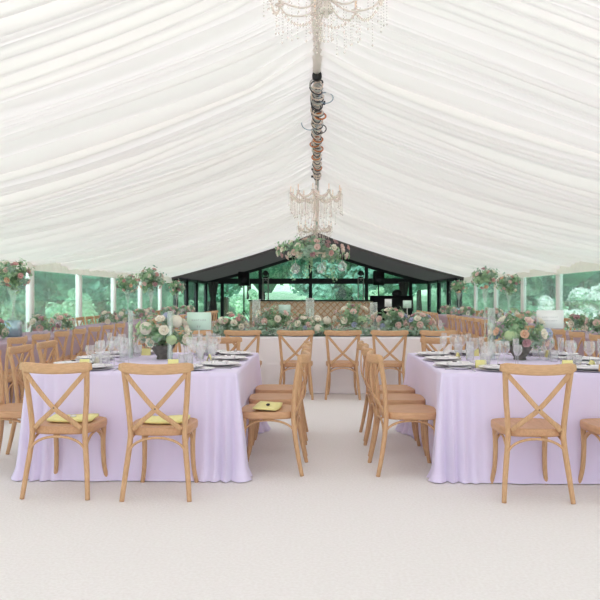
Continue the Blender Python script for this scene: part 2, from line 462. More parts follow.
def cloth_mesh(x0, x1, y0, y1, top, matname, seed, flare=0.05, corner=0.09, side=-0.03):
    P = rect_perim(x0, x1, y0, y1); n = len(P); rows = 26; m = MB()
    cx, cy = (x0+x1)/2, (y0+y1)/2
    for q in (0.0, 0.5, 0.8, 0.97):
        for (p, nv, d, e, s) in P:
            m.v.append((cx+(p.x-cx)*q, cy+(p.y-cy)*q, top+0.0006*math.sin(p.x*9)))
    for r_ in range(rows+1):
        t = r_/rows
        for i, (p, nv, d, e, s) in enumerate(P):
            cf = math.exp(-(d/0.20)**2); 
            long_side = e in (1, 3)
            base = (side if long_side else flare)*t
            fl = base*(1-cf) + corner*t**1.3*cf
            per = 0.078
            pleat = 0.5+0.5*math.cos(2*PI*d/per + 0.6*math.sin(t*2))
            fl += 0.085*t**0.6*(pleat**1.3-.45)*math.exp(-((d-0.05)/0.17)**2)
            ripple = noise.noise(Vector((p.x*3.1+seed*7, p.y*3.1, t*0.6)))*0.022*t + noise.noise(Vector((p.x*9+seed, p.y*9, t*1.2)))*0.008*t
            fl += ripple
            if t > 0.9:   # puddle on the floor
                fl += (t-0.9)/0.1*(0.012 + 0.018*cf + 0.02*noise.noise(Vector((p.x*6, p.y*6, seed))))
            z = top - (top-0.006)*t
            if r_ == 0: z = top-0.002
            z += 0.0
            m.v.append((p.x+nv.x*fl, p.y+nv.y*fl, max(0.004, z)))
    R_ = rows+1+4
    m.f = [(a*n+i, (a+1)*n+i, (a+1)*n+(i+1) % n, a*n+(i+1) % n) for a in range(R_-1) for i in range(n)]
    m.f.append(tuple(i for i in reversed(range(0)))) if False else None
    return m
TOP = 0.76
def table(x0, x1, y0, y1, cm, seed, lab, labc, flare=0.07, side=-0.03, corner=0.055):
    t = thing('banquet_table', ((x0+x1)/2, (y0+y1)/2, 0), 0, lab, 'table', 'banquet tables')
    hx, hy = (x1-x0)/2, (y1-y0)/2
    MB().box(-hx+.015, hx-.015, -hy+.015, hy-.015, TOP-.035, TOP-.006).build('tabletop', 'oak_flat', t, False)
    for sx_ in (-1, 1):
        for sy in (-1, 1):
            MB().tube([(sx_*(hx-.15), sy*(hy-.15), 0), (sx_*(hx-.15), sy*(hy-.15), TOP-.035)], .02, 8).build('leg', 'dark_frame', t)
    c = cloth_mesh(x0, x1, y0, y1, TOP, cm, seed, flare, corner, side).build('tablecloth', cm)
    tag(c, labc, 'tablecloth', 'floor length tablecloths')
    return t
LT = (-2.08, -0.57, 4.97, 6.8); RT = (0.88, 2.40, 4.97, 6.8); TT = (-1.9, 1.9, 9.42, 10.2)
table(*LT, 'lavender', 1, 'wide banquet table under the lavender cloth at near left', 'pale lavender floor length tablecloth on the near left table')
table(*RT, 'lavender', 2, 'wide banquet table under the lavender cloth at near right', 'pale lavender floor length tablecloth on the near right table')
table(*TT, 'white_cloth', 3, 'long top table under the white cloth across the tent', 'white floor length tablecloth on the long top table', .03, 0, .05)
SIDE = []
for si, sn in ((-1, 'left'), (1, 'right')):
    for k, (a, b) in enumerate(((7.0, 11.5), (12.9, 17.1), (18.4, 22.2))):
        on = ['nearest', 'middle', 'farthest'][k]
        x0, x1 = sorted((si*3.60, si*4.48))
        table(x0, x1, a, b, 'shaded_lavender', 4+k+si*3, '%s long side table under shade-darkened lavender cloth by the %s windows' % (on, sn),
              'shade-darkened lavender cloth draped over the %s side table by the %s windows' % (on, sn), .02, 0, .04)
        SIDE.append((si, sn, on, x0, x1, a, b))

# ================================================================ CROSS-BACK CHAIR
def bez(ps, n=10):
    """smooth Catmull-Rom through points"""
    P = [Vector(p) for p in ps]; out = []
    for i in range(len(P)-1):
        p0 = P[max(i-1, 0)]; p1 = P[i]; p2 = P[i+1]; p3 = P[min(i+2, len(P)-1)]
        for k in range(n):
            t = k/n
            out.append(0.5*((2*p1)+(-p0+p2)*t+(2*p0-5*p1+4*p2-p3)*t*t+(-p0+3*p1-3*p2+p3)*t**3))
    out.append(P[-1]); return out
def make_chair():
    t = thing('cross_back_chair')
    # seat: rounded trapezoid with domed top and rim
    def outline(s, n=40):
        o = []
        for k in range(n):
            a = 2*PI*k/n; c, s_ = math.cos(a), math.sin(a)
            ex = 0.55
            x = math.copysign(abs(c)**ex, c); y = math.copysign(abs(s_)**ex, s_)
            wx = 0.195 + 0.032*(y+1)/2
            o.append((x*wx*s, 0.012+y*0.212*s))
        return o
    m = MB(); prof = [(0.90, 0.405), (0.985, 0.407), (1.0, 0.418), (1.0, 0.448), (0.985, 0.456), (0.93, 0.459), (0.90, 0.4555), (0.86, 0.455), (0.5, 0.452), (0.1, 0.451)]
    n = 40
    for s, z in prof: m.v += [(x, y, z) for x, y in outline(s)]
    m.f = [(i*n+k, i*n+(k+1) % n, (i+1)*n+(k+1) % n, (i+1)*n+k) for i in range(len(prof)-1) for k in range(n)]
    m.f += [tuple(reversed(range(n))), tuple((len(prof)-1)*n+k for k in range(n))]
    m.build('seat', 'oak_seat', t)
    for s in (-1, 1):
        pts = bez([(s*.215, -.255, 0), (s*.200, -.222, .16), (s*.178, -.192, .36), (s*.176, -.190, .47), (s*.192, -.205, .66), (s*.205, -.236, .835)], 6)
        MB().tube(pts, [0.0150+0.003*min(1, i/8) for i in range(len(pts))], 10).build('leg', 'oak', t)
        pts = bez([(s*.190, .215, 0), (s*.172, .192, .12), (s*.168, .182, .28), (s*.176, .175, .412)], 6)
        MB().tube(pts, [0.0145+0.0045*i/len(pts) for i in range(len(pts))], 10).build('leg', 'oak', t)
    # curved top rail
    pts = [(x*.236, -.230-.058*(1-x*x), .842+.012*x*x) for x in [-1+i/8 for i in range(17)]]
    MB().tube(pts, [0.62]+[0.93]+[1]*13+[0.93]+[0.62], 14, flat=(.068, .030, (0, 1, 0))).build('top_rail', 'oak_flat', t)
    # two crossing bent slats
    for s in (-1, 1):
        pts = bez([(s*.196, -.238, .815), (s*.12, -.255+.004*s, .725), (0, -.256+.007*s, .588), (-s*.095, -.225, .505), (-s*.155, -.200, .448)], 6)
        MB().tube(pts, 1.0, 10, flat=(.031, .012, (0, 1, 0))).build('back_slat', 'oak', t)
    MB().lathe([(0.0, 0), (.006, 0), (.006, .004), (0, .005)], 8).build('screw', 'screw', t, loc=(0, -.266, .59)).rotation_euler = (PI/2, 0, 0)
    # bent arches below the seat
    def arch(a, b, zt=.396, zb=.265):
        a = Vector(a); b = Vector(b); P = []
        for i in range(17):
            u = i/16; th = PI*u
            q = a.lerp(b, 0.5-0.5*math.cos(th)); P.append((q.x, q.y, zb+(zt-zb)*math.sin(th)**0.75))
        return MB().tube(P, .0085, 8)
    arch((-.185, -.208, 0), (.185, -.208, 0)).build('brace', 'oak', t)
    arch((-.165, .185, 0), (.165, .185, 0)).build('brace', 'oak', t)
    for s in (-1, 1): arch((s*.186, -.205, 0), (s*.170, .182, 0)).build('brace', 'oak', t)
    return t
chair0 = make_chair(); used = [False]
def place_chair(x, y, rz, lab, group, jit=None):
    c = chair0 if not used[0] else copy_tree(chair0)
    used[0] = True
    j = R.uniform(-.02, .02) if jit is None else jit
    c.location = (x, y, 0); c.rotation_euler = (0, 0, rz+j); tag(c, lab, 'chair', group)
    return c
CHR = 'light oak cross-back chair '
g1 = 'cross-back chairs around the lavender tables'
place_chair(-1.675, 4.70, 0, CHR+'in the foreground at left, yellow paper on its seat', g1, -.03)
place_chair(-1.03, 4.67, 0, CHR+'in the foreground, nearer the aisle at left table front', g1, .02)
place_chair(1.40, 4.69, 0, CHR+'in the foreground with empty seat at right table front', g1, -.02)
place_chair(2.01, 4.69, 0, CHR+'cut by the right picture edge at right table front', g1, .01)
pos = ['nearest', 'middle', 'farthest']
for i, y in enumerate((5.30, 5.93, 6.53)):
    place_chair(-.35, y, PI/2, CHR+'on the aisle side of left lavender table, %s of three' % pos[i], g1, (-.06, .02, 0)[i])
    place_chair(.68, y, -PI/2, CHR+'on the aisle side of right lavender table, %s of three' % pos[i], g1, (.07, .02, .03)[i])
    place_chair(-2.30, y, -PI/2, CHR+'on the outer side of left lavender table, %s of three' % pos[i], g1)
for x, s in ((-1.68, 'far end of left lavender table, outer one'), (-1.02, 'far end of left lavender table, aisle one'), (1.31, 'far end of right lavender table, aisle one'), (1.96, 'far end of right lavender table, outer one')):
    place_chair(x, 7.06, PI, CHR+'at the '+s, g1)
o5 = ['leftmost', 'second from left', 'third from left', 'fourth from left', 'fifth from left', 'rightmost']
for i, x in enumerate((-1.56, -.94, -.27, .33, .92, 1.53)):
    place_chair(x, 9.09, 0, CHR+'%s of those along the white top table' % o5[i], 'cross-back chairs along the top table')
ordn = ['first', 'second', 'third', 'fourth', 'fifth', 'sixth', 'seventh']
for (si, sn, on, x0, x1, a, b) in SIDE:
    nn = 7
    for i in range(nn):
        y = a+.32+(b-a-.64)*i/(nn-1)
        xi = (x0 if si > 0 else x1) - si*.20; xo = (x1 if si > 0 else x0) + si*.20
        place_chair(xi, y, (PI/2 if si < 0 else -PI/2), 'cross-back chair, aisle side of %s %s side table, %s from the camera' % (on, sn, ordn[i]), 'cross-back chairs at the side tables')
        place_chair(xo, y, (-PI/2 if si < 0 else PI/2), 'cross-back chair, window side of %s %s side table, %s from the camera' % (on, sn, ordn[i]), 'cross-back chairs at the side tables')
# papers on chair seats
def seat_paper(x, y, rz, lab):
    t = thing('seat_booklet', (x, y, .4595), rz, lab, 'booklet', 'yellow booklets on chair seats')
    m = MB(); nx = 8
    for zz in (0, .016):
        for j in range(5):
            for i in range(nx+1):
                u = i/nx*2-1; v = j/4*2-1
                m.v.append((u*.15, v*.095*(1-.1*u*u), zz + .006*u*u + .004*(1+v) + (.004 if zz else 0)*math.sin(u*3)))
    n = nx+1; K = 5*n
    for j in range(4):
        for i in range(nx):
            a = j*n+i; m.f.append((a, a+n, a+n+1, a+1)); m.f.append((K+a, K+a+1, K+a+n+1, K+a+n))
    for i in range(nx): m.f += [(i, i+1, K+i+1, K+i), (4*n+i+1, 4*n+i, K+4*n+i, K+4*n+i+1)]
    for j in range(4): m.f += [((j+1)*n, j*n, K+j*n, K+(j+1)*n), (j*n+nx, (j+1)*n+nx, K+(j+1)*n+nx, K+j*n+nx)]
    m.build('booklet', 'yellow_paper', t)
    MB().bbox(-.02, .02, -.012, .012, .02, .034, .004).build('ribbon_knot', 'dark_tag' if rz else 'porcelain', t)
seat_paper(-1.665, 4.74, 0, 'pale yellow folded booklet on the foreground left chair seat')
seat_paper(-1.02, 4.70, 0, 'pale yellow folded booklet on the foreground chair nearer the aisle')
seat_paper(-.37, 5.28, 1.45, 'pale yellow booklet on the nearest aisle-side chair seat')

# ================================================================ TABLEWARE
def lathe_mesh(name, prof, mt, n=20, cap=False): return MB().lathe(prof, n, cap=cap).mesh(name, mt)
wine_me = lathe_mesh('wine_glass', [(0, 0), (.034, .001), (.034, .003), (.006, .006), (.0035, .015), (.0035, .085), (.008, .093), (.026, .108), (.040, .130), (.043, .150), (.040, .175), (.035, .200), (.0335, .200)], 'wine_glass')
white_me = lathe_mesh('small_wine_glass', [(0, 0), (.030, .001), (.030, .003), (.005, .006), (.0035, .015), (.0035, .085), (.008, .092), (.022, .105), (.032, .125), (.033, .140), (.029, .175), (.028, .175)], 'wine_glass')
flute_me = lathe_mesh('champagne_flute', [(0, 0), (.030, .001), (.030, .003), (.005, .006), (.0035, .015), (.0035, .075), (.010, .09), (.021, .125), (.024, .165), (.022, .215), (.021, .215)], 'wine_glass')
tumb_me = lathe_mesh('tumbler', [(0, .004), (.028, .004), (.030, 0), (.032, .004), (.037, .095), (.036, .095), (.030, .01)], 'wine_glass')
plate_me = lathe_mesh('dinner_plate', [(0, .004), (.085, .004), (.09, 0), (.10, .004), (.150, .016), (.152, .018), (.149, .0185), (.105, .009), (.095, .007), (0, .007)], 'porcelain', 36)
charger_me = lathe_mesh('charger_plate', [(0, .003), (.10, .003), (.104, 0), (.115, .002), (.163, .009), (.165, .011), (.162, .0115), (.115, .006), (0, .006)], 'charger', 36)
side_me = lathe_mesh('side_plate', [(0, .004), (.05, .004), (.055, 0), (.06, .004), (.085, .013), (.087, .015), (.084, .0155), (.06, .008), (0, .006)], 'porcelain', 28)
nm_ = MB()
nm_.bbox(-.045, .045, -.10, .10, 0, .012, .004); nm_.bbox(-.043, .043, -.095, .06, .012, .02, .003)
napkin_me = nm_.mesh('napkin', 'napkin'); 
tag_me = MB().bbox(-.016, .016, -.01, .01, 0, .006, .002).mesh('tag', 'dark_tag')
kn = MB(); kn.tube([(0, -.10, .005), (0, .0, .005)], .005, 8); kn.tube([(0, 0, .005), (0, .05, .004), (0, .115, .003)], 1, 8, flat=(.018, .003, (0, 0, 1)))
knife_me = kn.mesh('knife', 'silver')
fk = MB(); fk.tube([(0, -.10, .005), (0, .03, .005), (0, .05, .006)], [.0045, .003, .004], 8)
for q in (-.008, -.0027, .0027, .008): fk.tube([(q*.4, .045, .006), (q, .065, .005), (q, .105, .006)], .0017, 5)
fork_me = fk.mesh('fork', 'silver')
cardm = MB(); cardm.v = [(-.04, -.022, 0), (.04, -.022, 0), (.04, 0, .062), (-.04, 0, .062), (-.04, .022, 0), (.04, .022, 0),
    (-.04, -.019, 0), (.04, -.019, 0), (.04, 0, .058), (-.04, 0, .058), (-.04, .019, 0), (.04, .019, 0)]
cardm.f = [(0, 1, 2, 3), (3, 2, 5, 4), (7, 6, 9, 8), (8, 9, 10, 11), (0, 3, 9, 6), (3, 4, 10, 9), (1, 7, 8, 2), (2, 8, 11, 5)]
card_me = cardm.mesh('place_card', 'yellow_paper', False)
TZ = TOP+.0012
def put(me, name, x, y, z, rz, lab, cat, group):
    o = link(me, name, None, (x, y, z), (0, 0, rz)); return tag(o, lab, cat, group)
def setting(x, y, ang, where, full=2, card=False):
    """ang = direction the guest looks, x,y = table edge point"""
    f = Vector((math.cos(ang), math.sin(ang))); r = Vector((math.sin(ang), -math.cos(ang))); rz = ang-PI/2
    def at(a, b): return x+f.x*a+r.x*b, y+f.y*a+r.y*b
    if full >= 1:
        p = at(.18, 0)
        put(charger_me, 'charger_plate', *p, TZ, rz, 'grey charger plate %s' % where, 'plate', 'charger plates')
        put(plate_me, 'dinner_plate', *p, TZ+.011, rz, 'round white dinner plate %s' % where, 'plate', 'dinner plates')
        n = put(napkin_me, 'napkin', *p, TZ+.0185, rz+PI/2, 'folded white napkin lying on the plate %s' % where, 'napkin', 'napkins')
        l = link(tag_me, 'tag', n, (0, .0, .02))
    if full >= 2:
        put(knife_me, 'knife', *at(.17, .20), TZ, rz, 'silver knife %s' % where, 'knife', 'knives')
        put(fork_me, 'fork', *at(.17, -.20), TZ, rz, 'silver fork %s' % where, 'fork', 'forks')
        put(side_me, 'side_plate', *at(.27, -.27), TZ, rz, 'small white side plate %s' % where, 'plate', 'side plates')
    put(wine_me, 'wine_glass', *at(.42, .10), TZ, 0, 'large round wine glass %s' % where, 'glass', 'large wine glasses')
    put(white_me, 'wine_glass', *at(.37, .19), TZ, 0, 'smaller wine glass %s' % where, 'glass', 'small wine glasses')
    if full >= 1: put(flute_me, 'champagne_flute', *at(.46, .20), TZ, 0, 'slim champagne flute %s' % where, 'glass', 'champagne flutes')
    if full >= 2: put(tumb_me, 'tumbler', *at(.42, -.04), TZ, 0, 'short water tumbler %s' % where, 'glass', 'tumblers')
    if card: put(card_me, 'place_card', *at(.33, -.10), TZ, rz, 'small pale yellow folded place card %s' % where, 'card', 'place cards')
for (T, nm, xs) in ((LT, 'left', (-1.68, -1.00)), (RT, 'right', (1.34, 1.99))):
    x0, x1, y0, y1 = T
    inner, outer = (x1, x0) if nm == 'left' else (x0, x1)
    ai, ao = (PI, 0) if nm == 'left' else (0, PI)
    for i, x in enumerate(xs):
        side = 'outer' if (i == 0) == (nm == 'left') else 'aisle'
        setting(x, y0+.03, PI/2, 'at the front %s place, %s lavender table' % (side, nm), 2, True)
        setting(x, y1-.03, -PI/2, 'at the far end %s place, %s lavender table' % (side, nm), 2, i == 0)
    for i, y in enumerate((5.42, 5.94, 6.42)):
        setting(inner, y, ai, 'at the %s aisle-side place, %s lavender table' % (pos[i], nm), 2, i == 1)
        setting(outer, y, ao, 'at the %s outer-side place, %s lavender table' % (pos[i], nm), 2, i != 1)
for i, x in enumerate((-1.56, -.94, -.27, .33, .92, 1.53)):
    setting(x, TT[2]+.01, PI/2, 'at the %s place, white top table' % o5[i], 1)
for (si, sn, on, x0, x1, a, b) in SIDE:
    for i in range(7):
        y = a+.32+(b-a-.64)*i/6
        xi = x0 if si > 0 else x1
        setting(xi, y, (PI if si < 0 else 0), 'at %s %s side table, %s aisle place' % (on, sn, ordn[i]), 0)

# ================================================================ FLOWERS
def rose_mesh(mt, seed):
    rg = random.Random(seed); m = MB()
    for ring, (np_, rad, h, op) in enumerate(((3, .010, .030, .1), (5, .020, .032, .35), (6, .030, .028, .8))):
        for k in range(np_):
            a0 = 2*PI*k/np_ + ring*.5 + rg.uniform(-.1, .1); wd = 2*PI/np_*1.25
            g = 4; vs = []
            for j in range(g):
                v = j/(g-1)
                for i in range(g+1):
                    u = i/g-.5
                    rr_ = .006 + (rad-.006)*math.sin(v*PI/2)*(1-.12*abs(u)*2) + op*.010*v*v
                    z = h*v*(1-.35*(2*u)**2*v) - op*.006*v*v*v
                    a = a0+u*wd*(.5+.5*v)
                    vs.append((rr_*math.cos(a), rr_*math.sin(a), z))
            m.add(vs, [(j*(g+1)+i, j*(g+1)+i+1, (j+1)*(g+1)+i+1, (j+1)*(g+1)+i) for j in range(g-1) for i in range(g)])
    m.lathe([(0, -.004), (.012, 0), (.016, .012), (.008, .026), (0, .028)], 8, cap=False)
    return m.mesh('rose', mt)
ROSE = {c: rose_mesh('rose_'+c, i) for i, c in enumerate(('white', 'blush', 'pink', 'peach', 'lilac', 'green', 'mauve'))}
def hyd_mesh(mt, seed):
    rg = random.Random(seed); m = MB()
    bm = bmesh.new(); bmesh.ops.create_icosphere(bm, subdivisions=2, radius=.042)
    m.add([v.co for v in bm.verts], [[v.index for v in f.verts] for f in bm.faces]) if bm.verts.index_update() is None else None
    bm.free()
    for i in range(130):
        z = 1-2*(i+.5)/130; a = i*2.39996; r = math.sqrt(1-z*z)
        n = Vector((r*math.cos(a), r*math.sin(a), z)); t = n.orthogonal().normalized(); b = n.cross(t); p = n*.047
        w_ = rg.uniform(0, 1.5); t2 = t*math.cos(w_)+b*math.sin(w_); b2 = n.cross(t2)
        for d, e in ((t2, b2), (b2, -t2), (-t2, -b2), (-b2, t2)):
            m.add([p, p+(d+e)*.0065+n*.003, p+d*.014+n*.001, p+(d-e)*.0065+n*.003], [(0, 1, 2, 3)])
    return m.mesh('hydrangea', mt)
HYD = {'white': hyd_mesh('rose_white', 3), 'green': hyd_mesh('rose_green', 4), 'lilac': hyd_mesh('rose_lilac', 5)}
def foliage_mesh(seed, rad, n, size, mt='leaf', down=0.3, stems=14):
    """leaves on sprigs radiating from the centre of an arrangement"""
    rg = random.Random(seed); m = MB(); pts = []
    for s in range(stems):
        d = Vector((rg.gauss(0, 1), rg.gauss(0, 1), rg.gauss(0.15, .8))); d.normalize()
        if d.z < -down: d.z = -down
        l = rg.uniform(.85, 1.2); e = Vector((d.x*rad[0]*l, d.y*rad[1]*l, d.z*rad[2]*l)); mid = e*.5+Vector((0, 0, .1*rad[2]))
        m.tube([(0, 0, 0), mid, e], [.002, .0016, .001], 4)
        for k in range(n//stems):
            t = rg.uniform(.3, 1.05); p = mid*2*t*(1-t)+e*t*t
            p = p + Vector((rg.gauss(0, 1), rg.gauss(0, 1), rg.gauss(0, 1)))*size*.45
            pts.append((p, d))
    leafcards(m, pts, size, rg)
    return m.mesh('foliage', mt, False)
FV = {}
def arrangement(name, loc, rad, nleaf, lsize, blooms, lab, cat, group, seed, parts=None, zc=0.0, extra='leaf', down=.35):
    """blooms: list of (kind, colour, count, scale)"""
    rg = random.Random(seed); t = thing(name, loc, 0, lab, cat, group)
    key = (rad, nleaf, lsize, seed % 3, extra)
    if key not in FV: FV[key] = (foliage_mesh(seed, rad, nleaf, lsize, extra, down), foliage_mesh(seed+50, tuple(q*1.08 for q in rad), nleaf//2, lsize*.9, 'leaf_grey' if extra == 'leaf' else 'leaf', down))
    link(FV[key][0], 'foliage', t, (0, 0, zc), (0, 0, rg.uniform(0, 6))); link(FV[key][1], 'foliage', t, (0, 0, zc), (0, 0, rg.uniform(0, 6)))
    pts = []
    for kind, col, cnt, sc in blooms:
        for _ in range(cnt):
            best = None
            for tr in range(14):
                d = Vector((rg.gauss(0, 1), rg.gauss(0, 1)-.35, rg.gauss(.35, .7))).normalized()
                if d.z < -down: d.z = -down*rg.random()
                q = min([(d-e).length for e in pts] or [9])
                if best is None or q > best[0]: best = (q, d)
            d = best[1]; pts.append(d)
            p = (d.x*rad[0]*.98, d.y*rad[1]*.98, zc+d.z*rad[2]*.98)
            me = ROSE[col] if kind == 'rose' else HYD[col]
            rot = d.to_track_quat('Z', 'Y').to_euler()
            link(me, kind, t, p, rot, sc)
    return t
# near centrepieces in stone bowls
bowl = MB().lathe([(0, 0), (.05, 0), (.055, .006), (.048, .02), (.075, .06), (.105, .11), (.112, .125), (.106, .125), (.09, .095), (0, .06)], 28, cap=False).mesh('bowl', 'stone')
mixA = [('hydrangea', 'white', 3, 1.1), ('hydrangea', 'green', 4, .9), ('rose', 'blush', 3, 1.1), ('rose', 'white', 9, 1.2), ('hydrangea', 'lilac', 1, .8), ('rose', 'green', 4, 1.1)]
a = arrangement('flower_centrepiece', (-1.34, 6.05, TZ), (.23, .20, .16), 640, .045, mixA, 'lush cream and green flower bowl in the middle of the left lavender table', 'flowers', 'centrepieces', 21, zc=.21)
link(bowl, 'bowl', a)
a = arrangement('flower_centrepiece', (1.74, 6.05, TZ), (.24, .20, .17), 640, .045, [('hydrangea', 'lilac', 2, 1.0), ('rose', 'peach', 3, 1.0), ('rose', 'blush', 3, 1.1), ('rose', 'white', 9, 1.2), ('hydrangea', 'green', 3, .9), ('rose', 'mauve', 1, 1.0)],
    'lush peach and blue flower bowl in the middle of the right lavender table', 'flowers', 'centrepieces', 22, zc=.20)
link(bowl, 'bowl', a)
# top table flowers
tops = [(-1.75, 9.85, .15, 'lm'), (-1.18, 9.75, .17, 'a'), (-.62, 9.8, .22, 'b'), (-.20, 9.72, .14, 'c'), (.02, 9.7, .15, 'h'), (.50, 9.78, .24, 'd'), (1.02, 9.8, .21, 'e'), (1.42, 9.75, .17, 'f')]
tl = ['leftmost', 'second from left', 'third from left, tall with white roses', 'fourth from left', 'fifth from left, white hydrangea', 'sixth from left, largest', 'seventh from left', 'rightmost']
for i, (x, y, r, k) in enumerate(tops):
    mix = {'h': [('hydrangea', 'white', 5, 1.15), ('hydrangea', 'lilac', 2, 1.0), ('rose', 'white', 5, 1.2)]}.get(k, [('rose', 'blush', 8+i % 3, 1.3), ('rose', 'white', 10, 1.35), ('rose', 'pink', 2+i % 2, 1.1), ('rose', 'lilac', 2+i % 2, 1.1), ('hydrangea', 'white', i % 2, 1.1), ('rose', 'mauve', 1, 1.1)])
    arrangement('flower_arrangement', (x, y, TZ), (r*1.2, .18, r*1.0), 560, .055, mix, 'mixed pastel flowers on the top table, %s' % tl[i], 'flowers', 'top table flowers', 31+i, zc=r*.75, down=.6)
# garland of leaves over the front edge
rg = random.Random(77); m = MB(); pts = []
for i in range(1800):
    x = rg.uniform(-1.8, 1.75); e = rg.gauss(0, 1)
    y = 9.58+abs(e)*.10*(1 if rg.random() < .6 else 1.6)-.1
    z = .03+abs(rg.gauss(0, .045)) if y > 9.40 else -.02-abs(rg.gauss(0, .02))
    pts.append((Vector((x, y, TZ+z)), Vector((0, -.5, 1))))
leafcards(m, pts, .06, rg)
m.tube([(x/10, 9.62+.03*math.sin(x), TZ+.012) for x in range(-18, 18)], .008, 6)
tag(m.build('leaf_garland', 'leaf_grey', smooth=False), 'loose grey-green leaf garland running along the white top table', 'garland')
# side table flowers and tall vases
ball_mix = [('rose', 'blush', 5, 1.1), ('rose', 'pink', 3, 1.1), ('rose', 'peach', 2, 1.1), ('rose', 'white', 3, 1.1), ('rose', 'mauve', 4, 1.1)]
vase_prof = [(0, 0), (.07, 0), (.075, .01), (.02, .05), (.016, .12), (.022, .22), (.05, .36), (.085, .44), (.082, .44), (.045, .36), (.012, .22)]
trump_me = MB().lathe(vase_prof, 20, cap=False).mesh('vase', 'mint_glass')
block_me = MB().bbox(-.09, .09, -.09, .09, 0, .22, .008).mesh('plinth', 'mirror_block')
for (si, sn, on, x0, x1, a, b) in SIDE:
    yc = (a+b)/2 + .15
    t = arrangement('tall_vase', (si*4.12, yc, TZ), (.215, .215, .185), 520, .065, ball_mix, 'tall glass trumpet vase topped by a flower ball, %s %s side table' % (on, sn), 'vase', 'tall flower vases', 60+int(yc)+si, zc=.82, down=.9)
    link(block_me, 'plinth', t); link(trump_me, 'vase', t, (0, 0, .22), None, (1, 1, 1.0))
    for j, dy in enumerate((-1.7, -.75, .75, 1.6)):
        arrangement('flower_arrangement', (si*(4.04), yc+dy, TZ), (.155, .17, .13), 340, .055, [('rose', 'blush', 3, 1.4), ('rose', 'white', 3, 1.5), ('rose', 'mauve', 2, 1.4), ('rose', 'pink', 1, 1.4)],
            'low rose posy on %s %s side table, %s from the camera' % (on, sn, ordn[j]), 'flowers', 'low posies on the side tables', 90+j+int(yc)*3+si, zc=.12)
# flower stands between the top table and the side tables
for si, sn in ((-1, 'left'), (1, 'right')):
    t = arrangement('flower_stand', (si*2.86, 12.0, 0), (.21, .21, .18), 520, .065, ball_mix, 'tall slim glass flower stand with blush flower ball, %s of the top table' % sn, 'flower stand', 'tall flower stands', 80+si, zc=1.60, down=.9)
    m = MB(); m.lathe([(0, 0), (.16, 0), (.16, .012), (.03, .02), (.012, .04), (.012, 1.1), (.016, 1.12), (.05, 1.44), (.048, 1.44), (0, 1.15)], 20, cap=False); m.build('stand', 'mint_glass', t)

# ================================================================ CANDLES, SIGNS
cyl_me = MB().lathe([(0, .004), (.048, .004), (.052, 0), (.054, .004), (.054, .42), (.051, .42), (.051, .01), (0, .008)], 24, cap=False).mesh('glass_sleeve', 'mint_glass')
cand_me = MB().lathe([(0, 0), (.011, 0), (.011, .28), (.008, .285), (.0015, .286), (.0012, .298), (0, .298)], 12, cap=False).mesh('taper_candle', 'wax')
def candle(x, y, lab, s=1.0, z=TZ, wide=1.0):
    t = thing('candle_vase', (x, y, z), 0, lab, 'candle', 'tall glass candle vases')
    link(cyl_me, 'glass_sleeve', t, None, None, (wide, wide, s)); link(cand_me, 'taper_candle', t, (0, 0, .01), None, (1, 1, s))
    return t
candle(-1.64, 6.12, 'tall glass candle cylinder left of the flower bowl, left lavender table', 1.0, wide=.42)
candle(-1.24, 5.88, 'tall glass candle cylinder right of the flower bowl, left lavender table', 1.0, wide=.42)
candle(1.51, 6.10, 'tall glass candle cylinder left of the flower bowl, right lavender table', 1.05, wide=.62)
candle(-.86, 9.9, 'tall glass candle cylinder on the left part of the top table', 1.2, wide=1.1)
candle(-.10, 9.95, 'tall glass candle cylinder at the middle of the top table', 1.25, wide=1.15)
candle(.80, 9.92, 'tall glass candle cylinder on the right part of the top table', 1.1)
def sign(x, y, z0, zt, wd, ht, paper, lab, rows, rz=0):
    t = thing('table_sign', (x, y, z0), rz, lab, 'sign', 'table signs on sticks')
    hb = zt-z0-ht
    m = MB(); m.lathe([(0, 0), (.035, 0), (.035, .008), (.006, .014), (.005, hb)], 14); m.tube([(0, .006, hb-.01), (0, .006, hb+ht*.6)], .004, 6); m.build('stick', 'white_post', t)
    b = MB().bbox(-wd/2, wd/2, -.004, .004, hb, hb+ht, .0015).build('board', paper, t)
    rg = random.Random(int(abs(x)*100)); m = MB()
    for (n, yy_, h_, sp) in rows:
        for k in range(n):
            cx = (k-(n-1)/2)*sp; zz = hb+ht*yy_
            q = rg.random()
            m.box(cx-sp*.28, cx-sp*.16, -.0052, -.0038, zz-h_/2, zz+h_/2)
            if q < .6: m.box(cx-sp*.28, cx+sp*.2, -.0052, -.0038, zz+h_*(.3 if q < .3 else -.1), zz+h_*(.3 if q < .3 else -.1)+h_*.18)
            if q > .35: m.box(cx+sp*.1, cx+sp*.2, -.0052, -.0038, zz-h_/2, zz+h_/2)
    m.build('lettering', 'ink', b, False)
sign(-1.04, 6.15, TZ, 1.165, .215, .155, 'mint_paper', 'pale mint table name card on a stick, left lavender table', [(7, .55, .014, .019), (2, .18, .016, .02)])
sign(2.03, 6.15, TZ, 1.185, .235, .16, 'white_paper', 'white table name card on a white stick, right lavender table', [(9, .62, .008, .016), (8, .42, .008, .016)])
sign(-.46, 9.95, TZ, 1.19, .17, .16, 'mint_paper', 'pale mint card on a stick behind top table flowers, left', [(5, .5, .01, .02)])
sign(1.02, 10.05, TZ, 1.27, .10, .11, 'white_paper', 'small white card on a stick behind top table flowers', [(3, .5, .01, .02)])
sign(1.29, 10.05, TZ, 1.25, .12, .11, 'mint_paper', 'small mint card on a stick, rightmost on the top table', [(3, .5, .01, .02)])

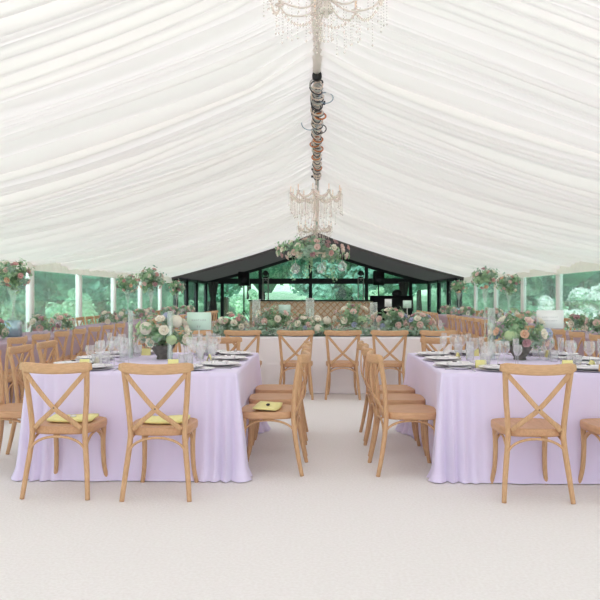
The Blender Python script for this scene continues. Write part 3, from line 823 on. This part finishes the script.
# ================================================================ CHANDELIERS
drop_me = None
def bead_strand(m, x, y, z, l, rg, r=.0045):
    n = int(l/.022)
    for k in range(n):
        s = r*(1 if k < n-1 else 1.9); zz = z-k*.022
        if k == n-1: zz -= .012
        m.add([(x, y, zz+s*1.3), (x+s, y, zz), (x, y+s, zz), (x-s, y, zz), (x, y-s, zz), (x, y, zz-s*1.6)],
              [(0, 1, 2), (0, 2, 3), (0, 3, 4), (0, 4, 1), (5, 2, 1), (5, 3, 2), (5, 4, 3), (5, 1, 4)])
def chandelier(x, y, zarm, wid, narm, lab, ztop, stem_down=.28, strand=.26, br=.0045):
    t = thing('chandelier', (x, y, zarm), 0, lab, 'chandelier', 'crystal chandeliers along the ridge')
    rg = random.Random(int(y*10)); r = wid/2-.02
    MB().tube([(0, 0, .14), (-x, 0, ztop-zarm)], .006, 6).build('chain', 'brass', t)
    MB().lathe([(0, .18), (.016, .17), (.03, .13), (.014, .10), (.04, .05), (.055, .0), (.03, -.04), (.02, -.08), (.045, -.12), (.05, -.15), (.015, -stem_down+.05), (.02, -stem_down+.02), (0, -stem_down)], 14, cap=False).build('stem', 'crystal_body', t)
    # crown of hanging beads round the stem
    for k in range(narm):
        a = 2*PI*k/narm+.2; c, s = math.cos(a), math.sin(a)
        P = bez([(c*.04, s*.04, -.06), (c*r*.4, s*r*.4, -.13), (c*r*.8, s*r*.8, -.09), (c*r, s*r, .0)], 5)
        am = MB().tube(P, br*1.6, 6).build('arm', 'crystal_body', t)
        MB().lathe([(0, 0), (.035, .006), (.04, .012), (.012, .016), (.012, .03), (0, .03)], 12, (c*r, s*r, 0), False).build('drip_pan', 'crystal', am)
        MB().lathe([(.009, .03), (.009, .09), (.007, .095), (.011, .11), (.007, .135), (0, .145)], 8, (c*r, s*r, 0), False).build('candle_bulb', 'candle_wax', am)
        m = MB()
        for q in range(4):
            b = a+q*PI/2; bead_strand(m, c*r+.035*math.cos(b), s*r+.035*math.sin(b), .0, strand*rg.uniform(.45, 1.0), rg, br)
        for u in (.35, .6, .82):
            bead_strand(m, c*r*u, s*r*u, -.10, strand*rg.uniform(.6, 1.15), rg, br)
        # swag of beads to the next arm
        a2 = 2*PI*(k+1)/narm+.2
        for q in range(12):
            u = q/12; ex, ey = r*(c*(1-u)+math.cos(a2)*u), r*(s*(1-u)+math.sin(a2)*u)
            bead_strand(m, ex, ey, .0-.10*4*u*(1-u), .03, rg, br*1.5)
        tag(m.build('crystal_fringe', 'crystal', am, False), kind='stuff')
    m = MB()
    for k in range(10):
        a = 2*PI*k/10; bead_strand(m, .05*math.cos(a), .05*math.sin(a), -.12, strand*.9, rg, br)
    tag(m.build('crystal_fringe', 'crystal', t, False), kind='stuff')
    return t
chandelier(.07, 5.3, 3.60, .92, 8, 'large crystal chandelier at the top edge, nearest the camera', HR-.05, .2, .29)
chandelier(-.02, 14.0, 3.36, 1.06, 10, 'middle crystal chandelier hanging above the aisle', HR-.05, .5, .48, .0085)
chandelier(-.06, 19.0, 3.20, .95, 8, 'far crystal chandelier above the hanging flowers', HR-.05, .22, .3, .0085)
t = arrangement('hanging_flowers', (-.10, 19.0, 2.42), (.98, .7, .30), 620, .15, [('rose', 'blush', 13, 2.4), ('rose', 'pink', 4, 2.2), ('rose', 'white', 12, 2.4), ('rose', 'mauve', 6, 2.2)],
    'wide suspended arrangement of blush roses and foliage under the far chandelier', 'hanging flowers', None, 140, zc=.12, extra='leaf_grey', down=.5)
m = MB(); m.tube([(.55*math.cos(a*PI/12), .38*math.sin(a*PI/12), .05) for a in range(24)], .015, 6, closed=True)
for a in (0, 2, 4): m.tube([(.55*math.cos(a*PI/3), .38*math.sin(a*PI/3), .05), (.1, 0, HR-2.42-.08)], .004, 5)
m.build('hoop', 'brass', t)
m = MB(); rg = random.Random(9)
for k in range(7):
    x = rg.uniform(-.6, .6); y = rg.uniform(-.3, .3); l = rg.uniform(.3, .75)
    m.tube([(x, y, 0), (x+.03, y, -l*.5), (x, y, -l)], .006, 5)
    leafcards(m, [(Vector((x+rg.gauss(0, .03), y+rg.gauss(0, .03), -l*rg.random())), Vector((0, -1, .3))) for _ in range(16)], .08, rg)
tag(m.build('trailing_greenery', 'leaf', t, False), kind='stuff')
glb = MB().lathe([(0, -.13), (.06, -.118), (.11, -.07), (.13, 0), (.115, .06), (.07, .11), (.045, .125), (.042, .15), (.04, .15)], 20, cap=False).mesh('glass_globe', 'wine_glass')
for i, (x, z) in enumerate(((-.58, 2.06), (.12, 2.06), (.68, 2.12))):
    g = thing('glass_globe', (x, 18.9, z), 0, 'clear hanging glass globe below the suspended flowers, %s of three' % ['leftmost', 'middle', 'rightmost'][i], 'glass globe', 'hanging glass globes')
    link(glb, 'globe', g); MB().tube([(0, 0, .14), (0, .05, .44)], .004, 5).build('cord', 'brass', g)
    MB().lathe([(0, -.10), (.03, -.10), (.03, -.04), (0, -.04)], 12, cap=False).build('candle', 'wax', g)

# ================================================================ RIDGE CABLES
t = thing('ridge_cable_bundle', (0, 8.0, HR-.09), 0, 'bare ridge pole wrapped with tangled cables and coiled copper lights', 'cables')
MB().tube([(0, 0, .0), (0, .07, .0)], .056, 14).build('end_cap', 'black', t)
for k in range(3):
    P = []
    for i in range(220):
        y = .12+i*.03; a = i*(.55+.12*k)+k*2
        P.append((.066*math.cos(a)*(1+.3*math.sin(i*.31+k)), y, -.05+.06*math.sin(a)))
    MB().tube(P, .009, 5).build('wrapped_cable', ('cable_dark', 'aluminium', 'brass')[k], t)
rg = random.Random(4)
def ring(cx, y, cz, r, tilt, mt, nm, th=.012):
    P = []
    for i in range(20):
        a = 2*PI*i/20; P.append((cx+r*math.cos(a), y+r*math.sin(a)*math.sin(tilt), cz+r*math.sin(a)*math.cos(tilt)))
    MB().tube(P, th, 6, closed=True).build(nm, mt, t)
ring(.11, .7, -.06, .09, .5, 'cable_blue', 'loose_cable', .006); ring(-.10, 2.0, -.05, .12, .4, 'cable_blue', 'loose_cable', .006)
ring(.0, 1.1, -.05, .07, .3, 'cable_dark', 'loose_cable', .008); ring(.05, 2.3, -.06, .085, .5, 'cable_dark', 'loose_cable', .008)
for i, (x, y) in enumerate(((.05, 1.5), (.02, 2.9), (-.04, 3.25), (.03, 3.6), (-.02, 4.3), (.02, 5.3))):
    ring(x, y, -.08, .07, .7, 'copper', 'copper_coil', .012)
for (x, y, z) in ((-.07, .9, -.02), (.09, 1.0, -.04), (-.06, 1.6, -.02), (-.05, 1.9, -.07), (-.07, 4.6, -.04), (-.09, 5.6, -.05), (-.10, 6.2, -.09)):
    MB().bbox(x-.018, x+.018, y-.03, y+.03, z-.02, z+.02, .004).build('cable_connector', 'black', t)

# ================================================================ FAR END: bar, disco gear
t = thing('bar_counter', (-.2, 30.0, 0), 0, 'long woven brown bar front with dark top before the gable', 'bar')
MB().bbox(-2.7, 2.6, 0, .06, 0, 1.12, .01).build('front_panel', 'rattan', t)
MB().bbox(-2.75, 2.65, -.05, .6, 1.12, 1.17, .01).build('counter_top', 'dark_frame', t)
m = MB(); rt = 0.028
for i in range(-3, 22):
    for sg in (-1, 1):
        x = -2.7+i*.28 if sg > 0 else -2.7+i*.28+1.1
        pts = []
        for q in range(12):
            u = q/11; xx = x+sg*1.1*u; zz = .02+1.08*u
            if -2.69 < xx < 2.59: pts.append((xx, -.012, zz))
        if len(pts) > 2: m.tube(pts, .02, 5)
m.build('lattice', 'oak', t)
def speaker_on_stand(x, y, zb, lab, w_=.5, h=.65):
    s = thing('loudspeaker', (x, y, zb), 0, lab, 'loudspeaker', 'loudspeakers on stands')
    MB().bbox(-w_/2, w_/2, -.2, .2, 0, h, .02).build('cabinet', 'black', s)
    m = MB(); m.lathe([(0, 0), (.17, .0), (.18, .01), (.05, .03), (0, .02)], 20, cap=False); o = m.build('cone', 'dark_frame', s, loc=(0, -.205, h*.35)); o.rotation_euler = (PI/2, 0, 0)
    p = thing('speaker_stand', (x, y, 0), 0, lab.replace('black loudspeaker on', 'tripod stand carrying the loudspeaker of'), 'stand', 'speaker stands')
    MB().tube([(0, 0, .3), (0, 0, zb)], .03, 8).build('pole', 'black', p)
    for k in range(3):
        a = k*2*PI/3+.5; MB().tube([(0, 0, .7), (.45*math.cos(a), .45*math.sin(a), .015)], .015, 6).build('leg', 'black', p)
speaker_on_stand(-3.4, 32.5, 1.82, 'black loudspeaker on the left stand before the gable')
speaker_on_stand(2.85, 32.5, 1.85, 'black loudspeaker on the right stand before the gable')
for x, sn in ((-2.35, 'left'), (2.0, 'right')):
    p = thing('truss_tower', (x, 32, 0), 0, 'slim silver truss tower at %s before the gable' % sn, 'truss', 'truss towers')
    MB().bbox(-.3, .3, -.3, .3, 0, .03, .005).build('base_plate', 'dark_frame', p)
    m = MB()
    for a, b in ((-.12, -.12), (.12, -.12), (.12, .12), (-.12, .12)): m.tube([(a, b, .03), (a, b, 2.15)], .018, 6)
    for k in range(9):
        z = .05+k*.24
        for a, b, c, d in ((-.12, -.12, .12, -.12), (.12, -.12, .12, .12), (.12, .12, -.12, .12), (-.12, .12, -.12, -.12)): m.tube([(a, b, z), (c, d, z+.22)], .008, 5)
    m.box(-.15, .15, -.15, .15, 2.13, 2.16); m.build('truss', 'aluminium', p)
    l = thing('moving_head_light', (x, 32, 2.16), 0, 'round black stage light on top of the %s truss tower' % sn, 'stage light', 'stage lights on truss')
    MB().bbox(-.11, .11, -.1, .1, 0, .07, .01).build('base', 'black', l)
    m = MB(); m.box(-.15, -.12, -.04, .04, .06, .24); m.box(.12, .15, -.04, .04, .06, .24); m.build('yoke', 'black', l, False)
    MB().lathe([(0, -.13), (.08, -.12), (.12, -.05), (.13, .02), (.10, .10), (0, .13)], 16, cap=False).build('head', 'black', l, loc=(0, 0, .22)).rotation_euler = (PI/2-.2, 0, 0)
t = thing('dj_booth', (3.3, 31.2, 0), 0, 'black booth at right of the bar before the gable', 'booth')
MB().bbox(-.92, .92, 0, .5, 0, 1.32, .02).build('front', 'black', t)
MB().bbox(-.96, .96, -.04, .7, 1.32, 1.36, .01).build('desk_top', 'dark_frame', t)
t = thing('stage_lamp', (3.6, 31.5, 1.36), 0, 'dark domed lamp on top of the black booth', 'lamp')
MB().lathe([(0, .0), (.2, .0), (.24, .03), (.24, .12), (.18, .22), (.08, .27), (0, .28)], 20, cap=False).build('dome', 'black', t)
MB().lathe([(.245, .03), (.26, .035), (.26, .05), (.245, .055)], 20, cap=False).build('rim', 'dark_frame', t)
for x, sn in ((-5.5, 'left'), (4.55, 'right')):
    m = MB(); n = 48
    for (z, r) in ((0, .26), (.6, .19), (1.1, .15), (1.2, .13), (1.6, .19), (2.1, .26)):
        for k in range(n):
            a = 2*PI*k/n; q = r*(1+.16*math.cos(a*9)); m.v.append((q*math.cos(a), q*.6*math.sin(a), z))
    m.f = [(i*n+k, i*n+(k+1) % n, (i+1)*n+(k+1) % n, (i+1)*n+k) for i in range(5) for k in range(n)]
    tag(m.build('curtain', 'black_lining', loc=(x, 36.9, 0)), 'dark gathered curtain tied back at the %s of the far gable' % sn, 'curtain', 'dark tied curtains')
